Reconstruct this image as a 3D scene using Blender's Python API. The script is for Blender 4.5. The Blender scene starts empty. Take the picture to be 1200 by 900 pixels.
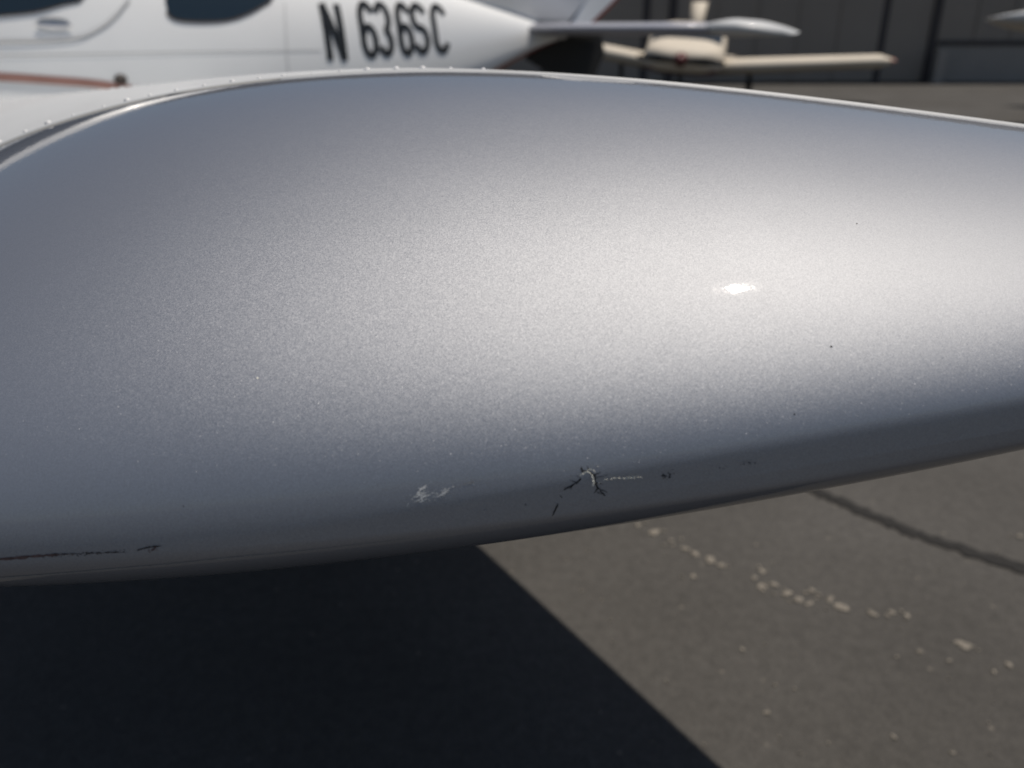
import bpy, bmesh, math, random
from mathutils import Vector, Matrix
from mathutils.bvhtree import BVHTree
sc = bpy.context.scene
C = sc.collection
rnd = random.Random(7)

# ------------------------------------------------------------------ camera, sky, sun, exposure
H = 1.15                      # camera height (m)
HOR = 56.5                    # horizon row in the 1200x900 photograph
F = 924.0                     # focal length in photograph pixels
PITCH = math.atan((450 - HOR) / F)
cam_d = bpy.data.cameras.new('camera'); cam = bpy.data.objects.new('camera', cam_d); C.objects.link(cam)
cam.location = (0, 0, H); cam.rotation_euler = (math.pi / 2 - PITCH, 0, 0)
cam_d.sensor_width = 36; cam_d.lens = F / 1200 * 36
cam_d.clip_start = .01; cam_d.clip_end = 2000
cam_d.dof.use_dof = True; cam_d.dof.focus_distance = .42; cam_d.dof.aperture_fstop = 6.2
sc.camera = cam

SUN = Vector((.262, .09, .96)).normalized()
w = bpy.data.worlds.new('World'); sc.world = w; w.use_nodes = True
nt = w.node_tree; nt.nodes.clear()
sky = nt.nodes.new('ShaderNodeTexSky'); sky.sky_type = 'NISHITA'; sky.sun_disc = False
sky.sun_elevation = math.asin(SUN.z); sky.sun_rotation = math.atan2(SUN.x, SUN.y)
sky.air_density = 1.0; sky.dust_density = 1.0; sky.ozone_density = 1.0
bg = nt.nodes.new('ShaderNodeBackground'); bg.inputs[1].default_value = .06
wo = nt.nodes.new('ShaderNodeOutputWorld')
nt.links.new(sky.outputs[0], bg.inputs[0]); nt.links.new(bg.outputs[0], wo.inputs[0])
sd = bpy.data.lights.new('sun', 'SUN'); sd.energy = 3.7; sd.angle = math.radians(.53); sd.color = (1, .92, .81)
so = bpy.data.objects.new('sun', sd); C.objects.link(so)
so.rotation_euler = SUN.to_track_quat('Z', 'Y').to_euler()
sc.view_settings.view_transform = 'Standard'; sc.view_settings.look = 'None'
sc.view_settings.exposure = .07; sc.view_settings.gamma = 1

# ------------------------------------------------------------------ materials
def mat(name, col, rough=.5, metal=0., coat=0., var=0., scale=5., bump=0., bscale=60., spec=.5):
    m = bpy.data.materials.new(name); m.use_nodes = True
    t = m.node_tree; b = t.nodes['Principled BSDF']
    b.inputs['Base Color'].default_value = (*col, 1); b.inputs['Roughness'].default_value = rough
    b.inputs['Metallic'].default_value = metal; b.inputs['Coat Weight'].default_value = coat
    b.inputs['Coat Roughness'].default_value = .05; b.inputs['Specular IOR Level'].default_value = spec
    tc = t.nodes.new('ShaderNodeTexCoord')
    if var:
        n = t.nodes.new('ShaderNodeTexNoise'); n.inputs['Scale'].default_value = scale; n.inputs['Detail'].default_value = 6
        t.links.new(tc.outputs['Object'], n.inputs['Vector'])
        r = t.nodes.new('ShaderNodeValToRGB'); r.color_ramp.elements[0].position = .3; r.color_ramp.elements[1].position = .7
        r.color_ramp.elements[0].color = (*[c * (1 - var) for c in col], 1)
        r.color_ramp.elements[1].color = (*[min(1, c * (1 + var)) for c in col], 1)
        t.links.new(n.outputs[0], r.inputs[0]); t.links.new(r.outputs[0], b.inputs['Base Color'])
    if bump:
        n = t.nodes.new('ShaderNodeTexNoise'); n.inputs['Scale'].default_value = bscale; n.inputs['Detail'].default_value = 4
        t.links.new(tc.outputs['Object'], n.inputs['Vector'])
        bp = t.nodes.new('ShaderNodeBump'); bp.inputs['Strength'].default_value = bump; bp.inputs['Distance'].default_value = .01
        t.links.new(n.outputs[0], bp.inputs['Height']); t.links.new(bp.outputs[0], b.inputs['Normal'])
    return m

def silver_paint():
    m = bpy.data.materials.new('silver_flake_paint'); m.use_nodes = True
    t = m.node_tree; N = t.nodes; L = t.links; b = N['Principled BSDF']
    tc = N.new('ShaderNodeTexCoord'); geo = N.new('ShaderNodeNewGeometry')
    def vor(scale):
        v = N.new('ShaderNodeTexVoronoi'); v.inputs['Scale'].default_value = scale
        L.new(tc.outputs['Object'], v.inputs['Vector']); return v
    def vm(op, a, c):
        n = N.new('ShaderNodeVectorMath'); n.operation = op
        for i, x in enumerate((a, c)):
            if x is None: continue
            if isinstance(x, tuple): n.inputs[i].default_value = x
            elif isinstance(x, float): n.inputs['Scale'].default_value = x
            else: L.new(x, n.inputs['Scale'] if (op == 'SCALE' and i == 1) else n.inputs[i])
        return n.outputs[0]
    def mth(op, a, c):
        n = N.new('ShaderNodeMath'); n.operation = op
        for i, x in enumerate((a, c)):
            if isinstance(x, (int, float)): n.inputs[i].default_value = x
            else: L.new(x, n.inputs[i])
        return n.outputs[0]
    fine = vor(3000.); mid = vor(900.); sparse = vor(2700.)
    d1 = vm('SCALE', vm('SUBTRACT', fine.outputs['Color'], (.5, .5, .5)), .15)
    d2 = vm('SCALE', vm('SUBTRACT', mid.outputs['Color'], (.5, .5, .5)), .02)
    sep = N.new('ShaderNodeSeparateColor'); L.new(sparse.outputs['Color'], sep.inputs[0])
    gate = mth('GREATER_THAN', sep.outputs[2], .993)
    d3 = vm('SCALE', vm('SUBTRACT', vm('MULTIPLY', sparse.outputs['Color'], (1, 1, 40.)), (.5, .5, 39.5)), mth('MULTIPLY', gate, .55))
    nn = vm('NORMALIZE', vm('ADD', vm('ADD', geo.outputs['Normal'], d1), vm('ADD', d2, d3)), None)
    no = N.new('ShaderNodeTexNoise'); no.inputs['Scale'].default_value = 14; no.inputs['Detail'].default_value = 5
    L.new(tc.outputs['Object'], no.inputs['Vector'])
    fr = N.new('ShaderNodeSeparateColor'); L.new(fine.outputs['Color'], fr.inputs[0])
    val = mth('ADD', mth('MULTIPLY', fr.outputs[0], .07), mth('ADD', mth('MULTIPLY', no.outputs[0], .03), .143))
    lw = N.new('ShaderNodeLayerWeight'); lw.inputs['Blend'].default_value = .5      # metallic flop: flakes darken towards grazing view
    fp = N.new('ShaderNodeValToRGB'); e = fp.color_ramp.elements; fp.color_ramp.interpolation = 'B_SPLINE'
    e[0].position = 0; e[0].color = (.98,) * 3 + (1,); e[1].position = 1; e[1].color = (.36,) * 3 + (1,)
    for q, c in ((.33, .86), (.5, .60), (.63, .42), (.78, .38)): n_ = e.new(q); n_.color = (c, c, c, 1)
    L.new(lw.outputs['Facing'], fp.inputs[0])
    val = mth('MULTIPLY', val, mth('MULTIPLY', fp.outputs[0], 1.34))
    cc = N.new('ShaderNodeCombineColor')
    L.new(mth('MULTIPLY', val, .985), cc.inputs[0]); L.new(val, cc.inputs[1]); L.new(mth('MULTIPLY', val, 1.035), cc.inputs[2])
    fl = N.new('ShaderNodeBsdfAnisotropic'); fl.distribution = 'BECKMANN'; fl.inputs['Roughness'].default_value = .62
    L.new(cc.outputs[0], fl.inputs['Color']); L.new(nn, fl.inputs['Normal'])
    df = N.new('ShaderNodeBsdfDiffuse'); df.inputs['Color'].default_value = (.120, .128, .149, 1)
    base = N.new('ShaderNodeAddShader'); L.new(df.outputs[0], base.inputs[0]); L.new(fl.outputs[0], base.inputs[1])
    # clear coat: slight orange peel
    op = N.new('ShaderNodeTexNoise'); op.inputs['Scale'].default_value = 220; op.inputs['Detail'].default_value = 2
    L.new(tc.outputs['Object'], op.inputs['Vector'])
    bp = N.new('ShaderNodeBump'); bp.inputs['Strength'].default_value = .05; bp.inputs['Distance'].default_value = .001
    L.new(op.outputs[0], bp.inputs['Height'])
    ct = N.new('ShaderNodeBsdfAnisotropic'); ct.distribution = 'GGX'; ct.inputs['Roughness'].default_value = .028
    L.new(bp.outputs[0], ct.inputs['Normal'])
    fz = N.new('ShaderNodeFresnel'); fz.inputs['IOR'].default_value = 1.42; L.new(bp.outputs[0], fz.inputs['Normal'])
    mx = N.new('ShaderNodeMixShader'); L.new(mth('MULTIPLY', fz.outputs[0], .95), mx.inputs[0])
    L.new(base.outputs[0], mx.inputs[1]); L.new(ct.outputs[0], mx.inputs[2])
    N.remove(b); L.new(mx.outputs[0], N['Material Output'].inputs['Surface'])
    return m

def asphalt():
    m = bpy.data.materials.new('asphalt'); m.use_nodes = True
    t = m.node_tree; N = t.nodes; L = t.links; b = N['Principled BSDF']
    tc = N.new('ShaderNodeTexCoord')
    def noise(s, d=6):
        n = N.new('ShaderNodeTexNoise'); n.inputs['Scale'].default_value = s; n.inputs['Detail'].default_value = d
        L.new(tc.outputs['Object'], n.inputs['Vector']); return n.outputs[0]
    def ramp(src, p0, c0, p1, c1):
        r = N.new('ShaderNodeValToRGB'); e = r.color_ramp.elements
        e[0].position = p0; e[1].position = p1; e[0].color = (*c0, 1); e[1].color = (*c1, 1)
        L.new(src, r.inputs[0]); return r.outputs[0]
    def mix(fac, a, c, mode='MIX'):
        x = N.new('ShaderNodeMix'); x.data_type = 'RGBA'; x.blend_type = mode
        if isinstance(fac, float): x.inputs[0].default_value = fac
        else: L.new(fac, x.inputs[0])
        L.new(a, x.inputs[6])
        if isinstance(c, tuple): x.inputs[7].default_value = (*c, 1)
        else: L.new(c, x.inputs[7])
        return x.outputs[2]
    base = ramp(noise(1.3), .3, (.064, .061, .057), .7, (.091, .087, .082))
    base = mix(.6, base, ramp(noise(40, 8), .3, (.75, .75, .75), .72, (1.2, 1.2, 1.2)), 'MULTIPLY')
    base = mix(.8, base, ramp(noise(.45, 5), .35, (.82, .80, .77), .62, (1.1, 1.1, 1.1)), 'MULTIPLY')
    v = N.new('ShaderNodeTexVoronoi'); v.inputs['Scale'].default_value = 150; L.new(tc.outputs['Object'], v.inputs['Vector'])
    base = mix(.4, base, ramp(v.outputs['Distance'], .1, (1.35, 1.33, 1.3), .6, (.7, .7, .7)), 'MULTIPLY')
    v2 = N.new('ShaderNodeTexVoronoi'); v2.inputs['Scale'].default_value = 26; v2.inputs['Randomness'].default_value = 1; L.new(tc.outputs['Object'], v2.inputs['Vector'])
    spot = ramp(v2.outputs['Distance'], .05, (1, 1, 1), .16, (0, 0, 0))
    sp = N.new('ShaderNodeSeparateColor'); L.new(v2.outputs['Color'], sp.inputs[0])
    g = N.new('ShaderNodeMath'); g.operation = 'GREATER_THAN'; g.inputs[1].default_value = .86; L.new(sp.outputs[0], g.inputs[0])
    g2 = N.new('ShaderNodeMath'); g2.operation = 'MULTIPLY'; L.new(g.outputs[0], g2.inputs[0]); L.new(spot, g2.inputs[1])
    base = mix(g2.outputs[0], base, (.15, .135, .115))
    L.new(base, b.inputs['Base Color']); b.inputs['Roughness'].default_value = .9; b.inputs['Specular IOR Level'].default_value = .25
    bp = N.new('ShaderNodeBump'); bp.inputs['Strength'].default_value = .5; bp.inputs['Distance'].default_value = .004
    L.new(v.outputs['Distance'], bp.inputs['Height']); L.new(bp.outputs[0], b.inputs['Normal'])
    return m

M = dict(
    silver=silver_paint(), asphalt=asphalt(),
    white=mat('white_gloss_paint', (.86, .865, .86), .32, coat=.6, var=.025, scale=3),
    skin=mat('white_wing_skin', (.52, .53, .535), .55, coat=.1, var=.03, scale=6),
    rivet=mat('rivet_paint', (.66, .66, .66), .3, coat=.4),
    letter=mat('black_vinyl', (.012, .012, .012), .4),
    glass=mat('tinted_glass', (.012, .022, .03), .06, spec=.8),
    seamgrey=mat('seam_grey', (.42, .42, .42), .6),  # plain grey of the door and panel seams
    stabgrey=mat('tail_sky_grey', (.30, .31, .36), .5, coat=.15),  # lavender of the reflected sky put into the stabilizer colour
    seal=mat('rubber_seal', (.05, .04, .035), .7),
    brown=mat('red_brown_stripe', (.36, .19, .155), .4, var=.1, scale=8),
    red=mat('dark_red_paint', (.22, .035, .018), .4, coat=.3),
    dark=mat('rubber_and_fin_shade', (.02, .02, .02), .8),  # rubber black; on the ventral fin it paints in the shade
    chip=mat('exposed_filler', (.82, .8, .7), .8, var=.15, scale=800),
    scuff=mat('scuffed_clearcoat', (.66, .66, .64), .8, var=.3, scale=900),
    dull=mat('dulled_clearcoat', (.26, .265, .27), .7, var=.3, scale=900),
    stain=mat('dirt_stain', (.045, .042, .04), .8, var=.3, scale=700),
    scar=mat('scar_dark', (.05, .042, .04), .8, var=.4, scale=500),  # darker tone of the abrasion on the tip edge
    crack=mat('crack_gap', (.018, .016, .014), .9),
    redscar=mat('red_brown_scar', (.12, .072, .066), .7, var=.5, scale=400),
    gap=mat('seam_gap', (.01, .01, .01), .9),
    cream=mat('cream_paint', (.56, .50, .41), .65, coat=.0, var=.04, scale=2),
    maroon=mat('maroon_paint', (.10, .02, .02), .45),
    metal=mat('dull_metal', (.45, .45, .46), .35, metal=1),
    hangar=mat('hangar_grey_steel', (.255, .215, .175), .6, var=.05, scale=.8),
    hangar2=mat('hangar_light_steel', (.27, .245, .215), .6, var=.06, scale=1),
    frame=mat('hangar_brown_frame', (.055, .045, .042), .7),
    tar=mat('crack_tar', (.012, .011, .010), .9, var=.4, scale=60),
    stone=mat('pale_stone', (.185, .165, .138), .9, var=.45, scale=120),
)

# ------------------------------------------------------------------ helpers
def ray(px, py):
    x = (px - 600) / F; y = (py - 450) / F; c, s = math.cos(PITCH), math.sin(PITCH)
    return Vector((x, c - y * s, -(s + y * c))).normalized()
CAM = Vector((0, 0, H))
def ground_at(px, py):
    d = ray(px, py); return CAM + d * (-H / d.z)
def at_depth(px, py, depth):
    d = ray(px, py); return CAM + d * (depth / d.y)
def link(name, me, material, parent=None, smooth=True):
    o = bpy.data.objects.new(name, me); C.objects.link(o)
    if material: me.materials.clear(); me.materials.append(material)
    if smooth:
        for p in me.polygons: p.use_smooth = True
    if parent is not None:
        o.parent = parent
        root = parent
        off = Vector((0, 0, 0))
        while root is not None:
            off += root.location; root = root.parent
        o.location = -off
    return o
def mesh(name, vs, fs):
    me = bpy.data.meshes.new(name); me.from_pydata([tuple(v) for v in vs], [], fs); me.update()
    bm = bmesh.new(); bm.from_mesh(me); bmesh.ops.recalc_face_normals(bm, faces=bm.faces); bm.to_mesh(me); bm.free()
    return me
def obj(name, vs, fs, material, parent=None, smooth=True):
    return link(name, mesh(name, vs, fs), material, parent, smooth)
def grid_faces(nr, nc, close=False):
    fs = []
    for i in range(nr - 1):
        for j in range(nc - 1 + (1 if close else 0)):
            k = (j + 1) % nc
            fs.append((i * nc + j, i * nc + k, (i + 1) * nc + k, (i + 1) * nc + j))
    return fs
def loft(rings, caps=True):
    n = len(rings[0]); vs = [v for r in rings for v in r]; fs = grid_faces(len(rings), n, True)
    if caps: fs.append(tuple(range(n))[::-1]); fs.append(tuple((len(rings) - 1) * n + i for i in range(n)))
    return vs, fs
def boxvf(c, sx, sy, sz, ax=None):
    ax = ax or (Vector((1, 0, 0)), Vector((0, 1, 0)), Vector((0, 0, 1)))
    vs = []
    for i in (-1, 1):
        for j in (-1, 1):
            for k in (-1, 1):
                vs.append(Vector(c) + ax[0] * (i * sx / 2) + ax[1] * (j * sy / 2) + ax[2] * (k * sz / 2))
    return vs, [(0, 1, 3, 2), (4, 6, 7, 5), (0, 4, 5, 1), (2, 3, 7, 6), (0, 2, 6, 4), (1, 5, 7, 3)]
def tag(o, label=None, cat=None, group=None, kind=None):
    if label: o['label'] = label
    if cat: o['category'] = cat
    if group: o['group'] = group
    if kind: o['kind'] = kind
    return o
def empty(name, loc):
    o = bpy.data.objects.new(name, None); C.objects.link(o); o.location = loc; return o
def tube(path, r, n=8, taper=None):
    rings = []
    for i, p in enumerate(path):
        p = Vector(p); a = Vector(path[max(i - 1, 0)]); b = Vector(path[min(i + 1, len(path) - 1)])
        d = (b - a).normalized(); up = Vector((0, 0, 1)) if abs(d.z) < .9 else Vector((1, 0, 0))
        e1 = d.cross(up).normalized(); e2 = d.cross(e1)
        rr = r if taper is None else taper[i]
        rings.append([p + (e1 * math.cos(2 * math.pi * k / n) + e2 * math.sin(2 * math.pi * k / n)) * rr for k in range(n)])
    return loft(rings)
def lerp(a, b, t): return a + (b - a) * t
def interp(xs, ys, x):
    if x <= xs[0]: return ys[0]
    for i in range(len(xs) - 1):
        if x <= xs[i + 1]:
            t = (x - xs[i]) / (xs[i + 1] - xs[i]); return ys[i] + (ys[i + 1] - ys[i]) * t
    return ys[-1]
def smooth_interp(xs, ys, x):
    # Catmull-Rom through the table
    n = len(xs)
    if x <= xs[0]: return ys[0]
    if x >= xs[-1]: return ys[-1]
    for i in range(n - 1):
        if x <= xs[i + 1]: break
    h = xs[i + 1] - xs[i]; t = (x - xs[i]) / h
    m0 = (ys[i + 1] - ys[i - 1]) / (xs[i + 1] - xs[i - 1]) if i > 0 else (ys[1] - ys[0]) / (xs[1] - xs[0])
    m1 = (ys[i + 2] - ys[i]) / (xs[i + 2] - xs[i]) if i < n - 2 else (ys[-1] - ys[-2]) / (xs[-1] - xs[-2])
    return ((2 * t**3 - 3 * t**2 + 1) * ys[i] + (t**3 - 2 * t**2 + t) * h * m0 + (-2 * t**3 + 3 * t**2) * ys[i + 1] + (t**3 - t**2) * h * m1)

# ------------------------------------------------------------------ ground
gv, gf = [], []
g = obj('ground', [(-300, -120, 0), (300, -120, 0), (300, 500, 0), (-300, 500, 0)], [(0, 1, 2, 3)], M['asphalt'], smooth=False)
tag(g, kind='structure')

# ------------------------------------------------------------------ the airplane with the silver wing tip
PSI = .60
AFT = Vector((math.cos(PSI), math.sin(PSI), 0)); INB = Vector((-math.sin(PSI), math.cos(PSI), 0)); UP = Vector((0, 0, 1))
FC = Vector((-1.115, 4.31, 0))                 # point of the centreline abeam the registration
plane = empty('airplane', FC + AFT * -1.2)
tag(plane, 'white low-wing airplane marked N 636SC with a scuffed silver left wing tip', 'airplane')

# --- wing tip
PHI = .36395; OX, OY = -.42585, .20743; ZC = H - .17922; CH = 1.18507; A_ = .10905; B_ = .06085
W_ = .43731; WB = .51099; EA, EB = 1.56072, 1.9781; RV = .19668; LL = .66987; RAKE = -.20359; CURV = -.01618; DIH = .03858; INC = -.11955
TC = Vector((math.cos(PHI), math.sin(PHI), 0)); TS = Vector((-math.sin(PHI), math.cos(PHI), 0)); TO = Vector((OX, OY, 0))
def naca(x):
    x = min(max(x, 0), 1)
    return (2.969 * math.sqrt(x) - 1.26 * x - 3.516 * x**2 + 2.843 * x**3 - 1.036 * x**4) / .6002
def v0f(u):
    k = min(max(1 - u / LL, 0), 1)
    return RV * (1 - math.sqrt(1 - k * k + 1e-9)) + RAKE * u + CURV * u * u
def vjf(u): return .43 - .38 * (u - .17) - .42 * max(0, u - .5) ** 1.15
def tip_pt(u, v, top=True):
    if top:
        q = min(max((v - v0f(u)) / W_, 0), 1); z = A_ * naca(u / CH) * (1 - (1 - q)**EA + 1e-12)**(1 / EB)
    else:
        q = min(max((v - v0f(u)) / WB, 0), 1); z = -B_ * naca(u / CH) * (1 - (1 - q)**2 + 1e-12)**.5
    # blunt outer edge: the nose of the section is cut to a narrow flat band with a tight upper corner
    k = min(max((u - .28) / .50, 0), 1); k = k * k * (3 - 2 * k)
    d0 = .0023 * k * naca(u / CH); d = v - v0f(u)
    if d < .03:
        d += max(0, (.5 * (d + d0 + math.sqrt((d - d0)**2 + (.0016 * k)**2)) - d)) * (1 - d / .03)
        if not top: d += .16 * min(.012, -z) * k * (1 - min(1, d / .03))
        v = v0f(u) + d
    p = TO + TC * (u + 5.4 * max(0, u - .95)**2) + TS * v  # trailing edge stretched beyond view to shift the wing's ground shadow
    p.z = ZC + z - DIH * v - INC * (u - .4 * CH)
    return p
NU, NT = 200, 120
US = [(0.0004 + .9996 * (i / (NU - 1))**1.8) * CH * .985 for i in range(NU)]
vs = []; ncol = 2 * NT - 1
for u in US:
    a = v0f(u); b = vjf(u)
    row = [tip_pt(u, a + (b - a) * (j / (NT - 1))**2.6, False) for j in range(NT - 1, 0, -1)]
    row += [tip_pt(u, a + (b - a) * (j / (NT - 1))**2.6, True) for j in range(NT)]
    vs += row
fs = grid_faces(NU, ncol)
for i in (0, NU - 1):          # close leading and trailing edge
    for j in range(NT - 1):
        a, b, c, d = i * ncol + j, i * ncol + j + 1, i * ncol + ncol - 2 - j, i * ncol + ncol - 1 - j
        fs.append((a, b, c, d) if b != c else (a, b, d))
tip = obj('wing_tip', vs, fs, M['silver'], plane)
tip['label'] = 'scuffed silver metallic wing tip with cracked paint along its edge'
tipw = [Vector(v) for v in vs]
bvh = BVHTree.FromPolygons([tuple(v) for v in tipw], [f for f in fs])

# --- white wing between tip and fuselage
RLE = Vector((-2.2, 2.87, 0)); RTE = Vector((-1.13, 3.6, 0)); RZ = H - .40
def root_pt(s, top=True):
    p = RLE.lerp(RTE, s) + INB * .34
    p.z = RZ + (.125 if top else -.075) * naca(s) - .0 * s
    return p
def wing_pt(u, r, top=True):
    s = u / CH
    a = tip_pt(u, vjf(u), top) ; b = root_pt(s, top)
    p = a.lerp(b, r); L = (b - a).length * r
    if top:
        p.z += .0013 + (.002 + .0085 * (1 - math.exp(-(s / .45)**2))) * (1 - math.exp(-L / .10)) * math.exp(-L / 1.5) * min(1, s / .15) * min(1, (1 - s) / .1 + .2)
    else: p.z -= .001
    return p
RS = [0, .004, .009, .015, .022, .03, .04, .052, .07, .1, .14, .2, .3, .45, .6, .8, 1.]
NUW = 170
USW = [(0.0004 + .9996 * (i / (NUW - 1))**1.8) * CH for i in range(NUW)]
rings = []
for r in RS:
    rings.append([wing_pt(u, r, False) for u in reversed(USW)] + [wing_pt(u, r, True) for u in USW[1:]])
v_, f_ = loft(rings)
wing = obj('wing', v_, f_, M['skin'], plane)
# opposite wing
def mirror(p):
    d = p - FC; d.z = 0; lat = d.dot(INB); q = p - INB * (2 * lat); return q
r0 = [mirror(p) for p in rings[0]]
rm = [[mirror(p) for p in rg] for rg in rings]
v_, f_ = loft(rm); obj('wing', v_, f_, M['skin'], plane)
v_m = [mirror(v) for v in vs]; obj('wing_tip', v_m, fs, M['silver'], plane)

# dark gap along the tip joint (leading part) and rivets
def strip(path_pts, width_dir, wdt, name, m, parent, lift=.0005):
    vv = []
    for p, d in zip(path_pts, width_dir):
        vv += [p - d * wdt / 2 + UP * lift, p + d * wdt / 2 + UP * lift]
    ff = [(2 * i, 2 * i + 1, 2 * i + 3, 2 * i + 2) for i in range(len(path_pts) - 1)]
    return obj(name, vv, ff, m, parent)
jp = [tip_pt(u, vjf(u) - .0005) for u in [CH * (.03 + .30 * i / 40) for i in range(41)]]
strip(jp, [TS] * len(jp), .0012, 'seam_gap', M['gap'], wing)
jw = [tip_pt(u, vjf(u) + .0002) + UP * .0006 for u in [CH * (.03 + .30 * i / 40) for i in range(41)]]
strip(jw, [UP] * len(jw), .0008, 'seam_gap', M['gap'], wing, 0)
riv_me = None
def rivet(p, n, r=.0026, parent=wing):
    global riv_me
    if riv_me is None:
        vv = []; K = 8
        for (rr, zz) in ((1, -.2), (.95, .3), (.6, .75)):
            vv += [Vector((rr * math.cos(2 * math.pi * k / K), rr * math.sin(2 * math.pi * k / K), zz)) for k in range(K)]
        vv.append(Vector((0, 0, .9))); ff = grid_faces(3, K, True) + [(2 * K + k, 2 * K + (k + 1) % K, 3 * K) for k in range(K)]
        riv_me = mesh('rivet', vv, ff); riv_me.materials.append(M['rivet'])
        for q in riv_me.polygons: q.use_smooth = True
    o = bpy.data.objects.new('rivet', riv_me); C.objects.link(o)
    o.parent = parent; o.location = p - plane.location - parent.location + (plane.location if False else Vector((0, 0, 0)))
    o.location = p - (plane.location + parent.location)
    o.scale = (r, r, r * .8); o.rotation_euler = n.to_track_quat('Z', 'Y').to_euler()
def wing_n(u, r):
    a = wing_pt(u, r); b = wing_pt(u + .01, r); c = wing_pt(u, r + .01)
    return (b - a).cross(c - a).normalized()
for i in range(24):
    u = CH * (.06 + .40 * i / 23 + rnd.uniform(-.002, .002)); rivet(wing_pt(u, .0052), wing_n(u, .0052), rnd.choice((.0014, .0019, .0024, .0029)))
for rr in (.30, .55, .8):
    for i in range(18):
        u = CH * (.08 + .40 * i / 17); rivet(wing_pt(u, rr), wing_n(u, rr), .0032)
for s in (.30,):
    for i in range(34):
        r = .10 + .82 * i / 33 + rnd.uniform(-.004, .004); u = CH * s; rivet(wing_pt(u, r), wing_n(u, r), rnd.uniform(.0018, .003))

# --- fuselage
FT = [-4.2, -4.0, -3.6, -3.0, -2.3, -1.5, -.9, -.4, 0, .5, 1.0, 1.4, 1.65, 1.72]
FHW = [.06, .22, .38, .5, .57, .585, .55, .47, .38, .275, .185, .11, .045, .012]
FTOP = [.98, 1.12, 1.25, 1.36, 1.62, 1.80, 1.76, 1.66, 1.58, 1.50, 1.41, 1.32, 1.25, 1.225]
FBOT = [.84, .68, .58, .53, .50, .50, .52, .56, .62, .74, .93, 1.10, 1.185, 1.205]
def fsec(t):
    return smooth_interp(FT, FHW, t), smooth_interp(FT, FTOP, t), smooth_interp(FT, FBOT, t)
EXPO = 2.35
def fus_pt(t, ang):                       # ang 0 = outboard left side, pi/2 = top
    hw, zt, zb = fsec(t); zc = zb + (zt - zb) * .32
    c, s = math.cos(ang), math.sin(ang)
    y = hw * abs(c)**(2 / EXPO) * (1 if c > 0 else -1)
    z = (zt - zc if s > 0 else zc - zb) * abs(s)**(2 / EXPO) * (1 if s > 0 else -1)
    return FC + AFT * t - INB * y + UP * (zc + z)
def fus_side(t, z, off=.003):              # point on the left side at height z
    hw, zt, zb = fsec(t); zc = zb + (zt - zb) * .32
    k = (z - zc) / ((zt - zc) if z > zc else (zc - zb)); k = min(abs(k), .995)
    y = hw * (1 - k**EXPO)**(1 / EXPO)
    p = FC + AFT * t - INB * (y) + UP * z
    # outward normal by finite difference
    def q(t, z):
        hw, zt, zb = fsec(t); zc = zb + (zt - zb) * .32
        k = min(abs((z - zc) / ((zt - zc) if z > zc else (zc - zb))), .995)
        return FC + AFT * t - INB * (hw * (1 - k**EXPO)**(1 / EXPO)) + UP * z
    n = (q(t, z + .004) - q(t, z - .004)).cross(q(t + .004, z) - q(t - .004, z)).normalized()
    if n.dot(-INB) < 0: n = -n
    return p + n * off
def pix_fus(px, py):                       # (t, z) of the fuselage side seen at a photo pixel
    d = ray(px, py); lo, hi = 1.5, 7.5
    best = None
    for i in range(1200):
        s = lo + (hi - lo) * i / 1200; p = CAM + d * s
        rel = p - FC; t = rel.dot(AFT); y = -rel.dot(INB)
        if t < -4.1 or t > 1.71: continue
        hw, zt, zb = fsec(t); zc = zb + (zt - zb) * .32
        k = abs((p.z - zc) / ((zt - zc) if p.z > zc else (zc - zb)))
        if k < 1 and y < hw * (1 - k**EXPO)**(1 / EXPO): return t, p.z
    return None
NA = 48; ts = []
for i in range(len(FT) - 1):
    n = 6 if FT[i + 1] - FT[i] > .15 else 3
    ts += [lerp(FT[i], FT[i + 1], k / n) for k in range(n)]
ts.append(FT[-1])
v_, f_ = loft([[fus_pt(t, 2 * math.pi * k / NA) for k in range(NA)] for t in ts])
fus = obj('fuselage', v_, f_, M['white'], plane)

def patch(name, poly_tz, m, parent, off, seg=14):
    """surface patch on the fuselage side: poly given by (t, z) lower and upper lines over the same t range"""
    low, upp = poly_tz; n = len(low); vv = []
    for i in range(n):
        for j in range(seg + 1):
            t = lerp(low[i][0], upp[i][0], j / seg); z = lerp(low[i][1], upp[i][1], j / seg)
            vv.append(fus_side(t, z, off))
    return obj(name, vv, grid_faces(n, seg + 1), m, parent)
def ribbon(name, pts, wdt, m, parent, off=.003, taper=False):
    vv = []; n = len(pts)
    for i, (t, z) in enumerate(pts):
        a = pts[max(i - 1, 0)]; b = pts[min(i + 1, n - 1)]
        dx, dz = b[0] - a[0], b[1] - a[1]; L = math.hypot(dx, dz) + 1e-9
        w_ = wdt if not callable(wdt) else wdt(i / (n - 1))
        for k in (-.5, 0, .5): vv.append(fus_side(t - dz / L * w_ * k, z + dx / L * w_ * k, off))
    return obj(name, vv, grid_faces(n, 3), m, parent)
def dense(pts, n=40):
    xs = list(range(len(pts))); out = []
    for i in range(n):
        x = i / (n - 1) * (len(pts) - 1); out.append((smooth_interp(xs, [p[0] for p in pts], x), smooth_interp(xs, [p[1] for p in pts], x)))
    return out

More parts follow.
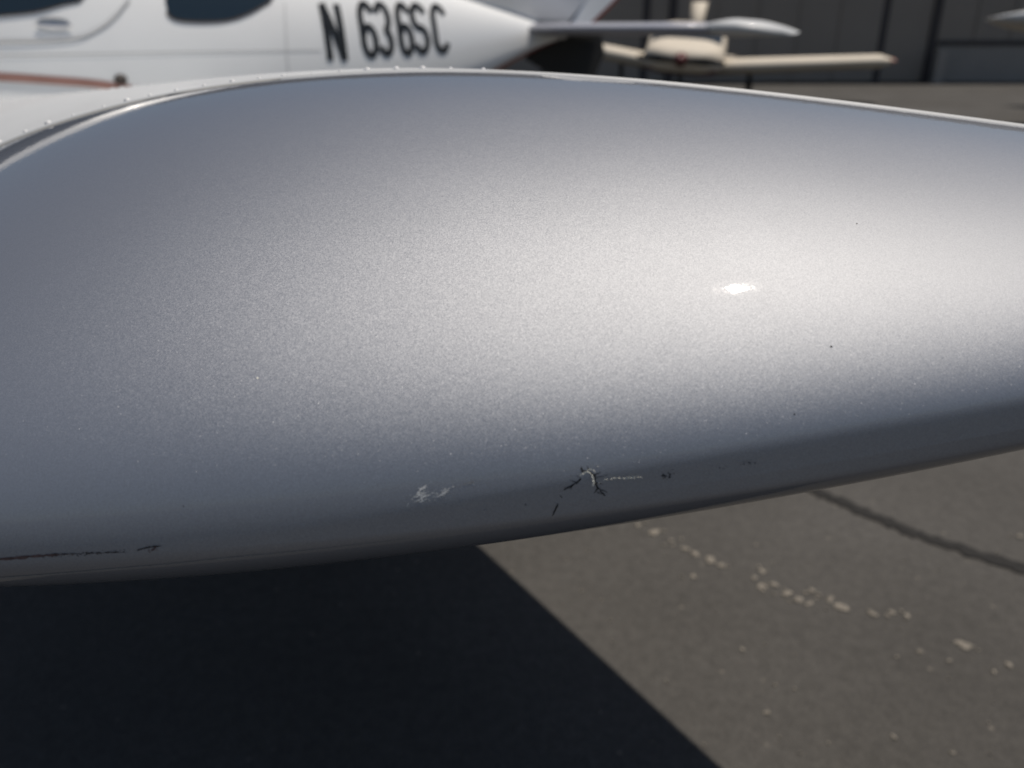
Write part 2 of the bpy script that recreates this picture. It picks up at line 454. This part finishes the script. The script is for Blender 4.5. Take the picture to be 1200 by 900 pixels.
# registration letters: brush strokes in a 1 x 1 cell
def arc(cx, cy, rx, ry, a0, a1, n=18):
    return [(cx + rx * math.cos(math.radians(lerp(a0, a1, i / n))), cy + ry * math.sin(math.radians(lerp(a0, a1, i / n)))) for i in range(n + 1)]
GL = {
 'N': [[(0, i / 12) for i in range(13)], [(i / 14, 1 - i / 14) for i in range(15)], [(1, i / 12) for i in range(13)]],
 '6': [arc(.5, .72, .5, .28, 25, 180) + [(0, .72 - .44 * i / 8) for i in range(1, 8)] + arc(.5, .28, .5, .28, 180, 540, 36)],
 '3': [arc(.5, .74, .5, .26, 160, -90) , arc(.5, .24, .5, .24, 90, -160)],
 'S': [arc(.5, .75, .5, .25, 20, 180) + arc(.5, .75, .5, .23, 180, 270)[1:] + arc(.5, .26, .5, .26, 90, 0)[1:] + arc(.5, .26, .5, .26, 0, -160)[1:]],
 'C': [arc(.5, .72, .5, .28, 20, 180) + [(0, .72 - .44 * i / 8) for i in range(1, 8)] + arc(.5, .28, .5, .28, 180, 340)],
}
text_px = [('N', 387, 404, 1.5, 74), ('6', 428, 442, 2, 68), ('3', 446.5, 460, 2.5, 66), ('6', 471, 484, 3, 65.5), ('S', 488, 502, 4, 63.5), ('C', 511.5, 525, 5, 62.5)]
for ch, x0, x1, y0, y1 in text_px:
    t0, z0 = pix_fus(x0, y1 - 3); t1, z1 = pix_fus(x1, y1 - 3); _, zt0 = pix_fus(x0, y0 + 3)
    letter_vs, letter_fs = [], []
    for st in GL[ch]:
        n = len(st); base = len(letter_vs)
        for i, (gx, gy) in enumerate(st):
            a = st[max(i - 1, 0)]; b = st[min(i + 1, n - 1)]
            if st[0] == st[-1] and i in (0, n - 1): a, b = st[-2], st[1]
            dx = (b[0] - a[0]) * (t1 - t0); dz = (b[1] - a[1]) * (zt0 - z0); L = math.hypot(dx, dz) + 1e-9
            tt = t0 + gx * (t1 - t0); zz = z0 + gx * (z1 - z0) + gy * (zt0 - z0); W2 = .034 if ch != 'N' else .036
            for k in (-.5, 0, .5): letter_vs.append(fus_side(tt - dz / L * W2 * k, zz + dx / L * W2 * k, .003 + .0002 * GL[ch].index(st)))
        letter_fs += [tuple(base + q for q in fc) for fc in grid_faces(n, 3)]
    obj('registration_letter', letter_vs, letter_fs, M['letter'], fus)

# windows, door outline, handle, stripe
def win(name, low_px, top_z, off, seal_off):
    lo_ = dense([pix_fus(*p) for p in low_px], 40)
    return lo_
low = dense([pix_fus(*p) for p in ((196, 13), (200, 19), (212, 23), (240, 24.5), (268, 22.5), (292, 14), (314, 2))], 44)
t0, t1 = low[0][0], low[-1][0]
low += [(t1 + (.12) * i / 6, low[43][1] + .12 * i / 6) for i in range(1, 7)]
def rear_top(t):
    s = (t - t0) / (low[-1][0] - t0); return lerp(low[0][1], low[-1][1], s) + .26 * (max(0, math.sin(math.pi * min(1, s * .93 + .035))))**.8
upp = [(t, max(z + .002, rear_top(t))) for t, z in low]
o = patch('rear_window', (low, upp), M['glass'], fus, .004)
ribbon('window_seal', low, .02, M['seal'], fus, .0035)
lowc = dense([pix_fus(*p) for p in ((-260, 22), (-160, 24), (-60, 22), (0, 17), (40, 13), (72, 5), (92, 1.5))], 44)
tl = lowc[-1][0]
lowc += [(tl + .10 * i / 5, lowc[43][1] + .10 * i / 5) for i in range(1, 6)]
uppc = [(t, max(z + .003, z + .32 * min(1, ((lowc[-1][0] - t) / .5))**.5)) for t, z in lowc]
patch('canopy_window', (lowc, uppc), M['glass'], fus, .004)
ribbon('window_seal', lowc, .014, M['seal'], fus, .0035)
door = dense([pix_fus(*p) for p in ((-200, 58), (-80, 54), (0, 50), (50, 49), (95, 45), (122, 32), (140, 16), (152, 1))], 70)
ribbon('door_seam', door, .006, M['seamgrey'], fus, .002)
ribbon('door_edge', [(t - .004, z + .008) for t, z in door], .008, M['rivet'], fus, .0045)
hc = pix_fus(62, 27)
hv = []
for i in range(9):
    for k in range(20):
        a = 2 * math.pi * k / 20; r = i / 8
        hv.append(fus_side(hc[0] + .055 * r * math.cos(a), hc[1] + .018 * r * math.sin(a), .006 - .014 * (1 - r * r)**.5 if False else .003 + .0035 * r**3))
obj('door_handle', hv, grid_faces(9, 20, True), M['metal'], fus)
lip = [(hc[0] + .062 * math.cos(a), hc[1] + .021 * math.sin(a)) for a in [math.pi + .2 + (math.pi - .4) * i / 20 for i in range(21)]]
ribbon('handle_lip', lip, .011, M['rivet'], fus, .008)
st = dense([pix_fus(*p) for p in ((-220, 84), (-90, 86), (0, 90), (60, 94), (110, 98), (150, 104), (172, 109))], 60)
ribbon('stripe', st, lambda s: .030 if s < .9 else .030 - .15 * (s - .9), M['brown'], fus, .003)
fc = pix_fus(141, 93); fv = []
for i in range(5):
    for k in range(12):
        a = 2 * math.pi * k / 12; q = i / 4; fv.append(fus_side(fc[0] + .026 * q * math.cos(a), fc[1] + .02 * q * math.sin(a), .003 + .016 * (1 - q * q)))
obj('step_fitting', fv, grid_faces(5, 12, True), M['seal'], fus)
seam = dense([pix_fus(*p) for p in ((-150, 66), (0, 65), (120, 63), (240, 61), (330, 60), (376, 59.5))], 60)
ribbon('panel_seam', seam, .004, M['seamgrey'], fus, .0018)
seam = dense([pix_fus(*p) for p in ((338, 90), (336, 70), (335, 50), (334, 25), (333, 3))], 30)
ribbon('panel_seam', seam, .003, M['seamgrey'], fus, .0018)
# red belly stripe on the tail cone
vv = []; BT = [.2 + (1.66 - .2) * i / 30 for i in range(31)]
for t in BT:
    hw, zt, zb = fsec(t)
    for k in range(9):
        a = -math.pi / 2 + math.radians(62) * (k / 8 * 2 - 1)
        p = fus_pt(t, a); ctr = FC + AFT * t + UP * (zb + (zt - zb) * .32)
        vv.append(p + (p - ctr).normalized() * .004)
obj('belly_stripe', vv, grid_faces(31, 9), M['red'], fus)

# fin, rudder
def plate(name, tz, th, m, parent, lat=0.):
    rings = []
    for s in (-1, 1):
        rings.append([FC + AFT * t + UP * z - INB * (lat + s * th / 2) for t, z in tz])
    n = len(tz); vv = rings[0] + rings[1]; ff = [tuple(range(n)), tuple(reversed(range(n, 2 * n)))] + [(i, (i + 1) % n, n + (i + 1) % n, n + i) for i in range(n)]
    return obj(name, vv, ff, m, parent, smooth=False)
def foil_loft(secs, n=14):
    """secs: (leading point, trailing point, thickness, normal)"""
    rings = []
    for le, te, th, nr in secs:
        s_ = [(1 - math.cos(math.pi * i / n)) / 2 for i in range(n + 1)]
        up_ = [le.lerp(te, s) + nr * (th / 2 * naca(s)) for s in s_]
        dn = [le.lerp(te, s) - nr * (th / 2 * naca(s)) for s in reversed(s_[1:-1])]
        rings.append(up_ + dn)
    return loft(rings)
def fpt(t, z, lat=0.): return FC + AFT * t + UP * z - INB * lat
v_, f_ = foil_loft([(fpt(.55, 1.40), fpt(1.70, 1.235), .05, INB), (fpt(.85, 1.50), fpt(1.95, 1.46), .09, INB), (fpt(1.35, 1.72), fpt(2.15, 1.68), .08, INB), (fpt(1.85, 2.15), fpt(2.45, 2.15), .05, INB)])
obj('tail_fin', v_, f_, M['white'], plane)
rud = plate('rudder', [(1.78, 1.27), (1.90, 1.27), (2.16, 1.46), (2.36, 1.68), (2.62, 2.15), (2.44, 2.15), (2.14, 1.68), (1.94, 1.46)], .022, M['white'], plane)
plate('rudder_edge', [(1.902, 1.268), (1.935, 1.268), (2.195, 1.46), (2.395, 1.68), (2.65, 2.15), (2.622, 2.15), (2.362, 1.68), (2.162, 1.46)], .024, M['red'], rud)
plate('ventral_fin', [(1.60, 1.20), (1.72, 1.235), (2.02, 1.235), (2.06, 1.12), (1.98, 0.98), (1.75, .96), (1.45, 1.09)], .03, M['dark'], plane)  # lower tail part in shade, the shade put into its dark colour
# tail light
tl_ = []
ctr = fpt(1.69, 1.232, .05)
K = 12
v_, f_ = loft([[ctr + (AFT * math.cos(a) * r + UP * math.sin(a) * r) - INB * q for a in [2 * math.pi * k / K for k in range(K)]] for r, q in ((.03, -.03), (.034, .0), (.026, .018), (.010, .026))])
obj('tail_light', v_, f_, M['rivet'], plane)

# horizontal stabilizer
def stab(side):
    secs = []
    for lat, ch, th, dz in ((.02, .60, .040, .015), (.5, .58, .040, .008), (1.0, .54, .038, 0), (1.38, .50, .036, -.008)):
        c = 1.70 + .02 * lat
        secs.append((fpt(c - ch * .5, 1.241 + dz, side * lat), fpt(c + ch * .5, 1.236 + dz, side * lat), th, UP))
    v_, f_ = foil_loft(secs); s = obj('stabilizer', v_, f_, M['stabgrey'], plane)
    secs = []
    for lat, ch, th, dz in ((1.382, .50, .042, -.010), (1.45, .49, .048, -.008), (1.53, .44, .042, -.010), (1.60, .32, .028, -.020), (1.64, .14, .012, -.030)):
        c = 1.74
        secs.append((fpt(c - ch * .5, 1.247 + dz, side * lat), fpt(c + ch * .5, 1.239 + dz, side * lat), th, UP))
    v_, f_ = foil_loft(secs); obj('stabilizer_tip', v_, f_, M['skin'], s)
stab(1); stab(-1)

# landing gear
def wheel(ctr, axis, r, wd, parent):
    axis = axis.normalized(); e1 = UP; e2 = axis.cross(e1).normalized(); K = 20
    rings = []
    for q, rr in ((-.5, .62), (-.48, .85), (-.3, .98), (0, 1), (.3, .98), (.48, .85), (.5, .62)):
        rings.append([ctr + axis * (q * wd) + (e1 * math.cos(2 * math.pi * k / K) + e2 * math.sin(2 * math.pi * k / K)) * r * rr for k in range(K)])
    v_, f_ = loft(rings); o = obj('wheel', v_, f_, M['dark'], parent)
    v_, f_ = loft([[ctr + axis * (q * wd) + (e1 * math.cos(2 * math.pi * k / K) + e2 * math.sin(2 * math.pi * k / K)) * r * rr for k in range(K)] for q, rr in ((-.53, .2), (-.51, .6), (.51, .6), (.53, .2))])
    obj('rim', v_, f_, M['metal'], o); return o
for t, lat in ((-.9, .95), (-.9, -.95), (-3.2, 0)):
    top = fpt(t, .62, lat * .45); bot = fpt(t, .19, lat)
    v_, f_ = tube([top, bot], .03); obj('gear_leg', v_, f_, M['white'], plane)
    wheel(fpt(t, .19, lat + (.09 if lat > 0 else -.09 if lat < 0 else 0)), INB, .19, .13, plane)

# --- marks in the silver paint
def on_tip(px, py, lift=.00015):
    d = ray(px, py); hit, n, i, dist = bvh.ray_cast(CAM, d)
    if n.dot(d) > 0: n = -n
    return hit + n * lift, n
def mark(name, pts, wpx, m, lift=.00015, jag=0.):
    """a thin flake or slit lying on the tip; pts are where the photograph shows it, wpx its width there"""
    vv = []; n = len(pts)
    for i, (x, y) in enumerate(pts):
        a = pts[max(i - 1, 0)]; b = pts[min(i + 1, n - 1)]; dx, dy = b[0] - a[0], b[1] - a[1]; L = math.hypot(dx, dy) + 1e-9
        ww = (.95 if m in (M['chip'],) else .85) * (wpx[i] if isinstance(wpx, (list, tuple)) else wpx) / 2 * (1 + rnd.uniform(-jag, jag))
        vv.append(on_tip(x - dy / L * ww, y + dx / L * ww, lift)[0]); vv.append(on_tip(x + dy / L * ww, y - dx / L * ww, lift)[0])
    ff = [(2 * i, 2 * i + 1, 2 * i + 3, 2 * i + 2) for i in range(n - 1)]
    return obj(name, vv, ff, m, tip, smooth=False)
def jagged(pts, sub=4, amp=.8):
    out = []
    for i in range(len(pts) - 1):
        for k in range(sub):
            s = k / sub; out.append((lerp(pts[i][0], pts[i + 1][0], s) + rnd.uniform(-amp, amp), lerp(pts[i][1], pts[i + 1][1], s) + rnd.uniform(-amp, amp)))
    out.append(pts[-1]); return out
mark('paint_crack', jagged([(660, 574), (672, 567.5), (676, 566), (681, 561)], 3, .6), [1] + [1.7] * 8 + [1], M['crack'], jag=.5)
mark('paint_crack', jagged([(681, 547), (682.5, 552), (686, 552), (692, 553), (697, 557), (697.5, 566), (701, 572), (703, 573)], 3, .5), [.8] + [2.0] * 20 + [1], M['crack'], jag=.5)
mark('paint_crack', jagged([(703, 574), (706, 578), (709, 580.5)], 3, .4), 1.6, M['crack'], jag=.6)
mark('paint_crack', jagged([(653.8, 590), (651.5, 596), (647.3, 604.5)], 4, .3), [.8, 1.6, 2.2, 2.2, 2, 2, 1.8, 1.4, .6], M['crack'])
mark('paint_crack', jagged([(656, 580), (658.5, 583)], 2, .2), 1.0, M['crack'])
def specks(name, cx, cy, sx, sy, tilt, n, m, seed, rmin=.35, rmax=1.3, lift=.00018):
    """scatter of flaked spots: one ragged abrasion"""
    rr = random.Random(seed); vv, ff = [], []
    for q in range(n):
        gx, gy = rr.gauss(0, .45), rr.gauss(0, .45); x = cx + gx * sx; y = cy + gy * sy + gx * sx * tilt
        r = rr.uniform(rmin, rmax) * (1.3 - min(1, math.hypot(gx, gy))); K = 6; b0 = len(vv); st_ = rr.uniform(1, 2.6)
        for k in range(K):
            a = 2 * math.pi * k / K; qx = r * st_ * math.cos(a) * rr.uniform(.6, 1.2); qy = r * math.sin(a) * rr.uniform(.6, 1.2)
            vv.append(on_tip(x + qx, y + qy + qx * tilt, lift)[0])
        ff.append(tuple(range(b0, b0 + K)))
    return obj(name, vv, ff, m, tip, smooth=False)
specks('scuff', 493, 583, 18, 8, -.25, 70, M['scuff'], 1, .4, 1.5)
specks('scuff', 494, 574, 8, 6, -.5, 26, M['scuff'], 2, .4, 1.4)
specks('scuff', 520, 577, 17, 7, -.45, 60, M['scuff'], 3, .3, 1.1)
specks('scuff', 545, 567, 26, 5, -.2, 22, M['dull'], 4, .3, .9)
specks('scuff', 566, 598, 14, 3, -.1, 12, M['dull'], 5, .3, .8)
def flakes(name, path, seed, m, r0=.5, r1=1.3, step=1.6, spread=.8, lift=.0002):
    """broken, lifted paint flakes strung along a fracture"""
    rr = random.Random(seed); vv, ff = [], []
    for i in range(len(path) - 1):
        a, b = path[i], path[i + 1]; L = math.hypot(b[0] - a[0], b[1] - a[1]); n = max(1, int(L / step))
        for q in range(n):
            if rr.random() < .18: continue
            f = (q + rr.random()) / n; x = lerp(a[0], b[0], f) + rr.uniform(-spread, spread); y = lerp(a[1], b[1], f) + rr.uniform(-spread, spread)
            an = math.atan2(b[1] - a[1], b[0] - a[0]) + rr.uniform(-.7, .7); r_ = rr.uniform(r0, r1); K = rr.randint(4, 6); b0 = len(vv)
            for k in range(K):
                t = 2 * math.pi * k / K; px_ = r_ * 1.5 * math.cos(t) * rr.uniform(.5, 1.2); py_ = r_ * .7 * math.sin(t) * rr.uniform(.5, 1.2)
                vv.append(on_tip(x + px_ * math.cos(an) - py_ * math.sin(an), y + px_ * math.sin(an) + py_ * math.cos(an), lift + (.00035 if k == 0 else 0))[0])
            ff.append(tuple(range(b0, b0 + K)))
    return obj(name, vv, ff, m, tip, smooth=False)
flakes('paint_chip', [(679, 561), (681, 557), (685, 554), (690, 553.5), (694, 556.5), (695.6, 562), (695.8, 568)], 31, M['chip'], .7, 1.5, 1.2)
flakes('paint_chip', [(686, 551), (691, 550.2), (696, 551.4)], 32, M['chip'], .8, 1.6, 1.3)
flakes('paint_chip', [(692.5, 568), (696.5, 570.5)], 33, M['chip'], .7, 1.3)
flakes('paint_chip', [(699, 546.8), (703, 545.5)], 34, M['chip'], .3, .8)
flakes('scratch', [(707, 562), (713, 561.4)], 35, M['chip'], .6, 1.0, 1.2, .3)
flakes('scratch', [(715, 561), (719, 559.8), (730, 560.4), (739, 559.6), (752, 558.6)], 36, M['chip'], .55, 1.1, 1.0, .3)
flakes('scratch', [(719, 559.3), (732, 556.8), (745, 555.5)], 37, M['dull'], .3, .6, 1.5, .4)
flakes('scratch', [(700, 566), (707, 564.4)], 38, M['scuff'], .3, .7, 1.3, .4)
flakes('scratch', [(664, 560), (672, 557.5)], 39, M['dull'], .3, .7, 1.4, .6)
specks('scuff', 690, 558, 26, 14, 0, 22, M['dull'], 9, .25, .6)
specks('chip_stain', 783, 557, 14, 6, -.1, 26, M['stain'], 10, .4, 1.2)
specks('chip_stain', 846, 547, 5, 7, 0, 8, M['stain'], 11, .4, .9)
specks('chip_stain', 876, 543, 14, 3, -.1, 16, M['stain'], 12, .3, .8)
specks('scuff', 872, 540, 16, 2.5, -.12, 12, M['dull'], 13, .3, .7)
specks('chip_stain', 704, 577, 9, 4, .2, 12, M['crack'], 14, .25, .6)
specks('chip_stain', 668, 570, 12, 4, -.5, 14, M['crack'], 15, .25, .55)
for a, b, ww in (((681, 561), (675, 557), .7), (((676, 566)), (668, 562), .7), ((690, 552), (688, 545.5), .7), ((697, 557), (704, 553), .8), ((697.5, 565), (706, 567), .8), ((701, 572), (696, 578), .7), ((703, 573), (712, 577), .7), ((672, 567), (668, 574), .7), ((698, 560), (712, 556.5), .6), ((686, 552), (680, 550), .7)):
    mark('paint_crack', jagged([a, ((a[0] + b[0]) / 2, (a[1] + b[1]) / 2), b], 3, .45), [ww * 1.5] * 4 + [ww] * 2 + [ww * .5], M['crack'], jag=.5)
for (x, y, r) in ((974, 406, 2.6), (302, 443, 2.4), (616, 591, 2), (215, 593, 1.6), (931, 485, 2.2), (1004, 262, 1.5)):
    mark('paint_pit', [(x - r / 2, y), (x, y + .3), (x + r / 2, y)], [r * .4, r, r * .4], M['crack'] if x != 302 else M['chip'])
mark('paint_scar', jagged([(-60, 660), (-20, 656.5), (20, 653.5), (50, 651), (80, 649.5)], 6, .5), [2.6] * 12 + [3.4] * 6 + [2.6] * 4 + [1] * 3, M['redscar'], jag=.5)
specks('paint_scar', 40, 652, 60, 3, -.06, 40, M['redscar'], 21, .4, 1.2, .0002)
specks('paint_scar', 110, 648, 60, 3.4, -.07, 50, M['scar'], 22, .3, .9, .0002)
mark('paint_crack', jagged([(60, 648.6), (90, 648.8), (120, 647.6), (150, 646.8)], 6, .5), [.3] + [.9, .6, 1.2, .35] * 4 + [.5, .3], M['scar'], lift=.00025, jag=.8)
mark('paint_crack', jagged([(160, 645), (168, 642.5), (178, 640.5), (190, 639.2)], 5, .4), [.6] + [1.6] * 13 + [.6] * 2, M['scar'], lift=.00025, jag=.7)
specks('paint_scar', 180, 643, 8, 4, -.2, 14, M['redscar'], 23, .5, 1.3, .0003)
mark('edge_line', dense([(-30, 679), (0, 676.8), (60, 672.5), (130, 666.5), (200, 660.5), (270, 653), (340, 646.5), (420, 638), (480, 631)], 60), [1.0 - .75 * (i / 59)**2 for i in range(60)], M['dull'], lift=.0002)  # thin grey line along the lower edge, narrowing to the right

# ------------------------------------------------------------------ ground details
def ground_ribbon(name, px, wm, m, z, seed):
    r = random.Random(seed); pts = []
    for i in range(len(px) - 1):
        a, b = ground_at(*px[i]), ground_at(*px[i + 1])
        for k in range(10): pts.append(a.lerp(b, k / 10) + Vector((r.uniform(-.006, .006), r.uniform(-.006, .006), 0)))
    vv = []
    for i, p in enumerate(pts):
        a = pts[max(i - 2, 0)]; b = pts[min(i + 2, len(pts) - 1)]; d = (b - a).normalized(); nrm = Vector((-d.y, d.x, 0))
        ww = wm * r.uniform(.75, 1.3)
        for q, zz in ((-.9, z), (-.35, z + .001), (.35, z + .001), (.9, z)): 
            vv.append(Vector((p.x, p.y, zz)) + nrm * ww * q * .6)
    return obj(name, vv, grid_faces(len(pts), 4), m, g)
ground_ribbon('pavement_crack', [(880, 545), (965, 580), (1010, 600), (1060, 622), (1120, 642), (1200, 668), (1300, 700), (1420, 730)], .036, M['tar'], .004, 3)
pebbles = []
def pale_patch(p, r, m=M['stone']):
    """flat worn remnant with a ragged edge, a few millimetres proud of the asphalt"""
    rr = random.Random(int(p.x * 1e5) ^ int(p.y * 1e5)); K = 14; el = rr.uniform(.5, .9); an = rr.uniform(0, 3.1)
    ph = [rr.uniform(.45, 1.3) for _ in range(K)]; ph = [(ph[k] + ph[(k + 1) % K]) / 2 for k in range(K)]
    rings = []
    for q, z in ((1., .0005), (.86, .0030), (.4, .0036)):
        ring = []
        for k in range(K):
            a = 2 * math.pi * k / K; x = r * q * ph[k] * math.cos(a); y = r * q * ph[k] * el * math.sin(a)
            ring.append(Vector((p.x + x * math.cos(an) - y * math.sin(an), p.y + x * math.sin(an) + y * math.cos(an), z)))
        rings.append(ring)
    v_, f_ = loft(rings); return obj('pale_patch', v_, f_, m, g)
rp = random.Random(11)
line = [(748, 616, 1), (768, 624, 1.6), (786, 634, .6), (803, 644, 1.1), (816, 650, 1.5), (832, 657, 1.6), (846, 663, 1.0), (812, 676, .7), (884, 678, .8), (893, 670, .8), (890, 688, 1.1), (908, 686, .9), (922, 696, 1.2), (936, 704, 1.1), (949, 708, .9), (951, 692, .7), (972, 702, 1.3), (986, 712, 1.6), (1022, 719, 1.3), (1045, 718, .9),
        (1128, 756, 1.7), (1078, 764, .6), (1112, 775, .5), (1182, 780, .8), (1165, 788, .5), (899, 836, .6), (1047, 864, .6), (1116, 883, .5), (870, 762, .5), (1195, 629, .8)]
for x, y, k in line:
    p = ground_at(x, y); pale_patch(p, .0125 * k)
    if y < 730:
        for q in range(rp.randint(1, 3)): pale_patch(p + Vector((rp.uniform(-.03, .03), rp.uniform(-.02, .02), 0)), rp.uniform(.003, .008))
for q in range(40):
    pale_patch(ground_at(rp.uniform(640, 1200), rp.uniform(640, 890)), rp.uniform(.002, .0045))

# ------------------------------------------------------------------ hangar
HY = 30.
hang = empty('hangar', (10, HY, 0))
tag(hang, 'dark grey metal hangar with big sliding doors behind the airplanes', 'hangar')
def hx(px, depth=HY): return (px - 600) / (F * math.cos(PITCH)) * depth * (1 + 0) if False else at_depth(px, 40, depth).x
def hbox(name, x0, x1, z0, z1, y, th, m, parent=hang):
    v_, f_ = boxvf(((x0 + x1) / 2, y, (z0 + z1) / 2), x1 - x0, th, z1 - z0); return obj(name, v_, f_, m, parent, smooth=False)
hbox('back_wall', -40, 60, 0, 7.2, HY + .6, .3, M['hangar'])
hbox('roof', -40.3, 60.3, 7.25, 7.5, HY + 6, 13, M['hangar2'])
edges = [-38, -31, -24, -17, -10, -4, hx(640), hx(756), hx(787), hx(1034), hx(1094), hx(1400), hx(1700), 52, 60]
for i in range(len(edges) - 1):
    x0, x1 = edges[i] + .14, edges[i + 1] - .14
    pan = hbox('door_panel', x0, x1, .06, 6.9, HY + .1 * (i % 2), .12, M['hangar'])
    n = max(1, int((x1 - x0) / 1.2))
    for k in range(1, n):
        xx = lerp(x0, x1, k / n)
        hbox('rib', xx - .03, xx + .03, .1, 6.85, HY + .1 * (i % 2) - .08, .04, M['hangar'], pan)
for e in edges[1:-1]: hbox('post', e - .13, e + .13, 0, 7.2, HY + .12, .3, M['frame'])
# right bay: kick panel, rail and pale box
x0 = hx(1094) + .2
hbox('rail', x0, x0 + 9, 1.24, 1.40, HY - .12, .1, M['frame'])
hbox('kick_panel', x0, x0 + 9, .05, 1.22, HY - .1, .06, M['hangar2'])
bxo = hbox('utility_cabinet', hx(1102, 29.4), hx(1113, 29.4), .02, 1.08, 29.4, .3, M['hangar2'])

# ------------------------------------------------------------------ background airplanes
def small_plane(name, label, loc, yaw, roll, scale=1., group=None, tip_m=M['brown']):
    """nose along local -y, span along x"""
    o = empty(name, loc); tag(o, label, 'airplane', group)
    R = Matrix.Rotation(yaw, 4, 'Z'); RR = Matrix.Rotation(roll, 4, 'Y')
    def tr(p, rl=True):
        p = Vector(p) * scale
        if rl: p = RR @ (p - Vector((0, 0, .8 * scale))) + Vector((0, 0, .8 * scale))
        return R @ p + Vector(loc)
    T = [-2.3, -2.2, -1.7, -1.1, -.5, .3, 1.1, 2.0, 3.2, 4.0]
    HWd = [.26, .62, .82, .86, .88, .86, .66, .40, .2, .08]
    TP = [1.02, 1.15, 1.24, 1.28, 1.62, 1.72, 1.60, 1.38, 1.28, 1.25]
    BT_ = [.84, .70, .62, .60, .60, .60, .64, .78, .98, 1.08]
    rings = []
    for i in range(37):
        t = lerp(T[0], T[-1], i / 36); a, b, c = smooth_interp(T, HWd, t), smooth_interp(T, TP, t), smooth_interp(T, BT_, t); m_ = (b + c) / 2
        ring = []
        for k in range(24):
            th = 2 * math.pi * k / 24; cx, sx = math.cos(th), math.sin(th)
            ring.append(tr((a * abs(cx)**.62 * (1 if cx > 0 else -1), t, m_ + (b - c) / 2 * abs(sx)**.62 * (1 if sx > 0 else -1))))
        rings.append(ring)
    v_, f_ = loft(rings); fu = obj('fuselage', v_, f_, M['cream'], o)
    # belly colour and cowl opening
    vv = []
    for i in range(16):
        t = lerp(-2.1, .8, i / 15); a, b, c = smooth_interp(T, HWd, t), smooth_interp(T, TP, t), smooth_interp(T, BT_, t); m_ = (b + c) / 2
        for k in range(9):
            th = -math.pi / 2 + math.radians(66) * (k / 4 - 1); cx, sx = math.cos(th), math.sin(th)
            vv.append(tr((1.01 * a * abs(cx)**.62 * (1 if cx > 0 else -1), t, m_ - 1.02 * (b - c) / 2 * abs(sx)**.62)))
    obj('belly', vv, grid_faces(16, 9), M['maroon'], fu)
    vv = []
    for i in range(6):
        t = lerp(-.95, -.35, i / 5); a, b, c = smooth_interp(T, HWd, t), smooth_interp(T, TP, t), smooth_interp(T, BT_, t); m_ = (b + c) / 2
        for k in range(13):
            th = math.radians(lerp(38, 142, k / 12)); cx, sx = math.cos(th), math.sin(th)
            vv.append(tr((1.012 * a * abs(cx)**.62 * (1 if cx > 0 else -1), t, m_ + 1.012 * (b - c) / 2 * abs(sx)**.62)))
    obj('windshield', vv, grid_faces(6, 13), M['glass'], fu)
    dih = math.radians(6.5)
    for s in (-1, 1):
        secs = []
        for d, ch, th in ((.3, 1.5, .22), (1.2, 1.5, .21), (4.15, 1.4, .17), (4.35, 1.2, .08)):
            z = .72 + d * math.tan(dih)
            secs.append((tr((s * d, -.75, z)), tr((s * d, -.75 + ch, z)), th * scale, Vector((0, 0, 1))))
        v_, f_ = foil_loft(secs); wg = obj('wing', v_, f_, M['cream'], o)
        secs = []
        for d, ch, th in ((4.352, 1.2, .09), (4.45, .9, .04)):
            z = .72 + d * math.tan(dih); secs.append((tr((s * d, -.7, z)), tr((s * d, -.7 + ch, z)), th * scale, Vector((0, 0, 1))))
        v_, f_ = foil_loft(secs); obj('wing_tip', v_, f_, tip_m, wg)
        v_, f_ = foil_loft([(tr((s * .05, 3.2, 1.0)), tr((s * .05, 3.95, 1.0)), .07 * scale, Vector((0, 0, 1))), (tr((s * 1.15, 3.3, 1.0)), tr((s * 1.15, 3.95, 1.0)), .05 * scale, Vector((0, 0, 1)))])
        obj('stabilizer', v_, f_, M['cream'], o)
    lat = R @ Vector((1, 0, 0))
    v_, f_ = foil_loft([(tr((0, 2.7, 1.2)), tr((0, 4.0, 1.2)), .15 * scale, lat), (tr((0, 3.5, 2.3)), tr((0, 4.15, 2.3)), .26 * scale, lat)])
    obj('tail_fin', v_, f_, M['cream'], o)
    hub = tr((0, -2.42, .93))
    v_, f_ = loft([[tr((r * math.cos(2 * math.pi * k / 14), y, .93 + r * math.sin(2 * math.pi * k / 14))) for k in range(14)] for y, r in ((-2.25, .15), (-2.4, .13), (-2.52, .08), (-2.58, .015))])
    obj('spinner', v_, f_, M['maroon'], o)
    for s in (-1, 1):
        v_, f_ = foil_loft([(tr((s * .1, -2.4, .97)), tr((s * .1, -2.36, .88)), .03, Vector((0, 1, 0))), (tr((s * .5, -2.4, 1.0)), tr((s * .5, -2.37, .86)), .025, Vector((0, 1, 0))), (tr((s * .9, -2.39, .96)), tr((s * .9, -2.38, .90)), .012, Vector((0, 1, 0)))])
        obj('propeller_blade', v_, f_, M['dark'], o)
    for x, y in ((1.5, .1), (-1.5, .1), (0, -1.9)):
        v_, f_ = tube([tr((x, y, .72)), tr((x, y, .2), False)], .05 * scale); obj('gear_leg', v_, f_, M['dark'], o)
        wheel(tr((x, y, .2), False), lat, .2 * scale, .15 * scale, o)
    return o
bx_ = at_depth(803, 70, 20).x
small_plane('airplane', 'cream low-wing airplane with maroon belly parked before the hangar', (bx_, 20, 0), math.radians(-14), math.radians(4.2))
small_plane('airplane', 'airplane at far right of which only a pale wing end shows', (12.75, 13.5, 0), math.radians(5), math.radians(.8), 1.22, tip_m=M['skin'])
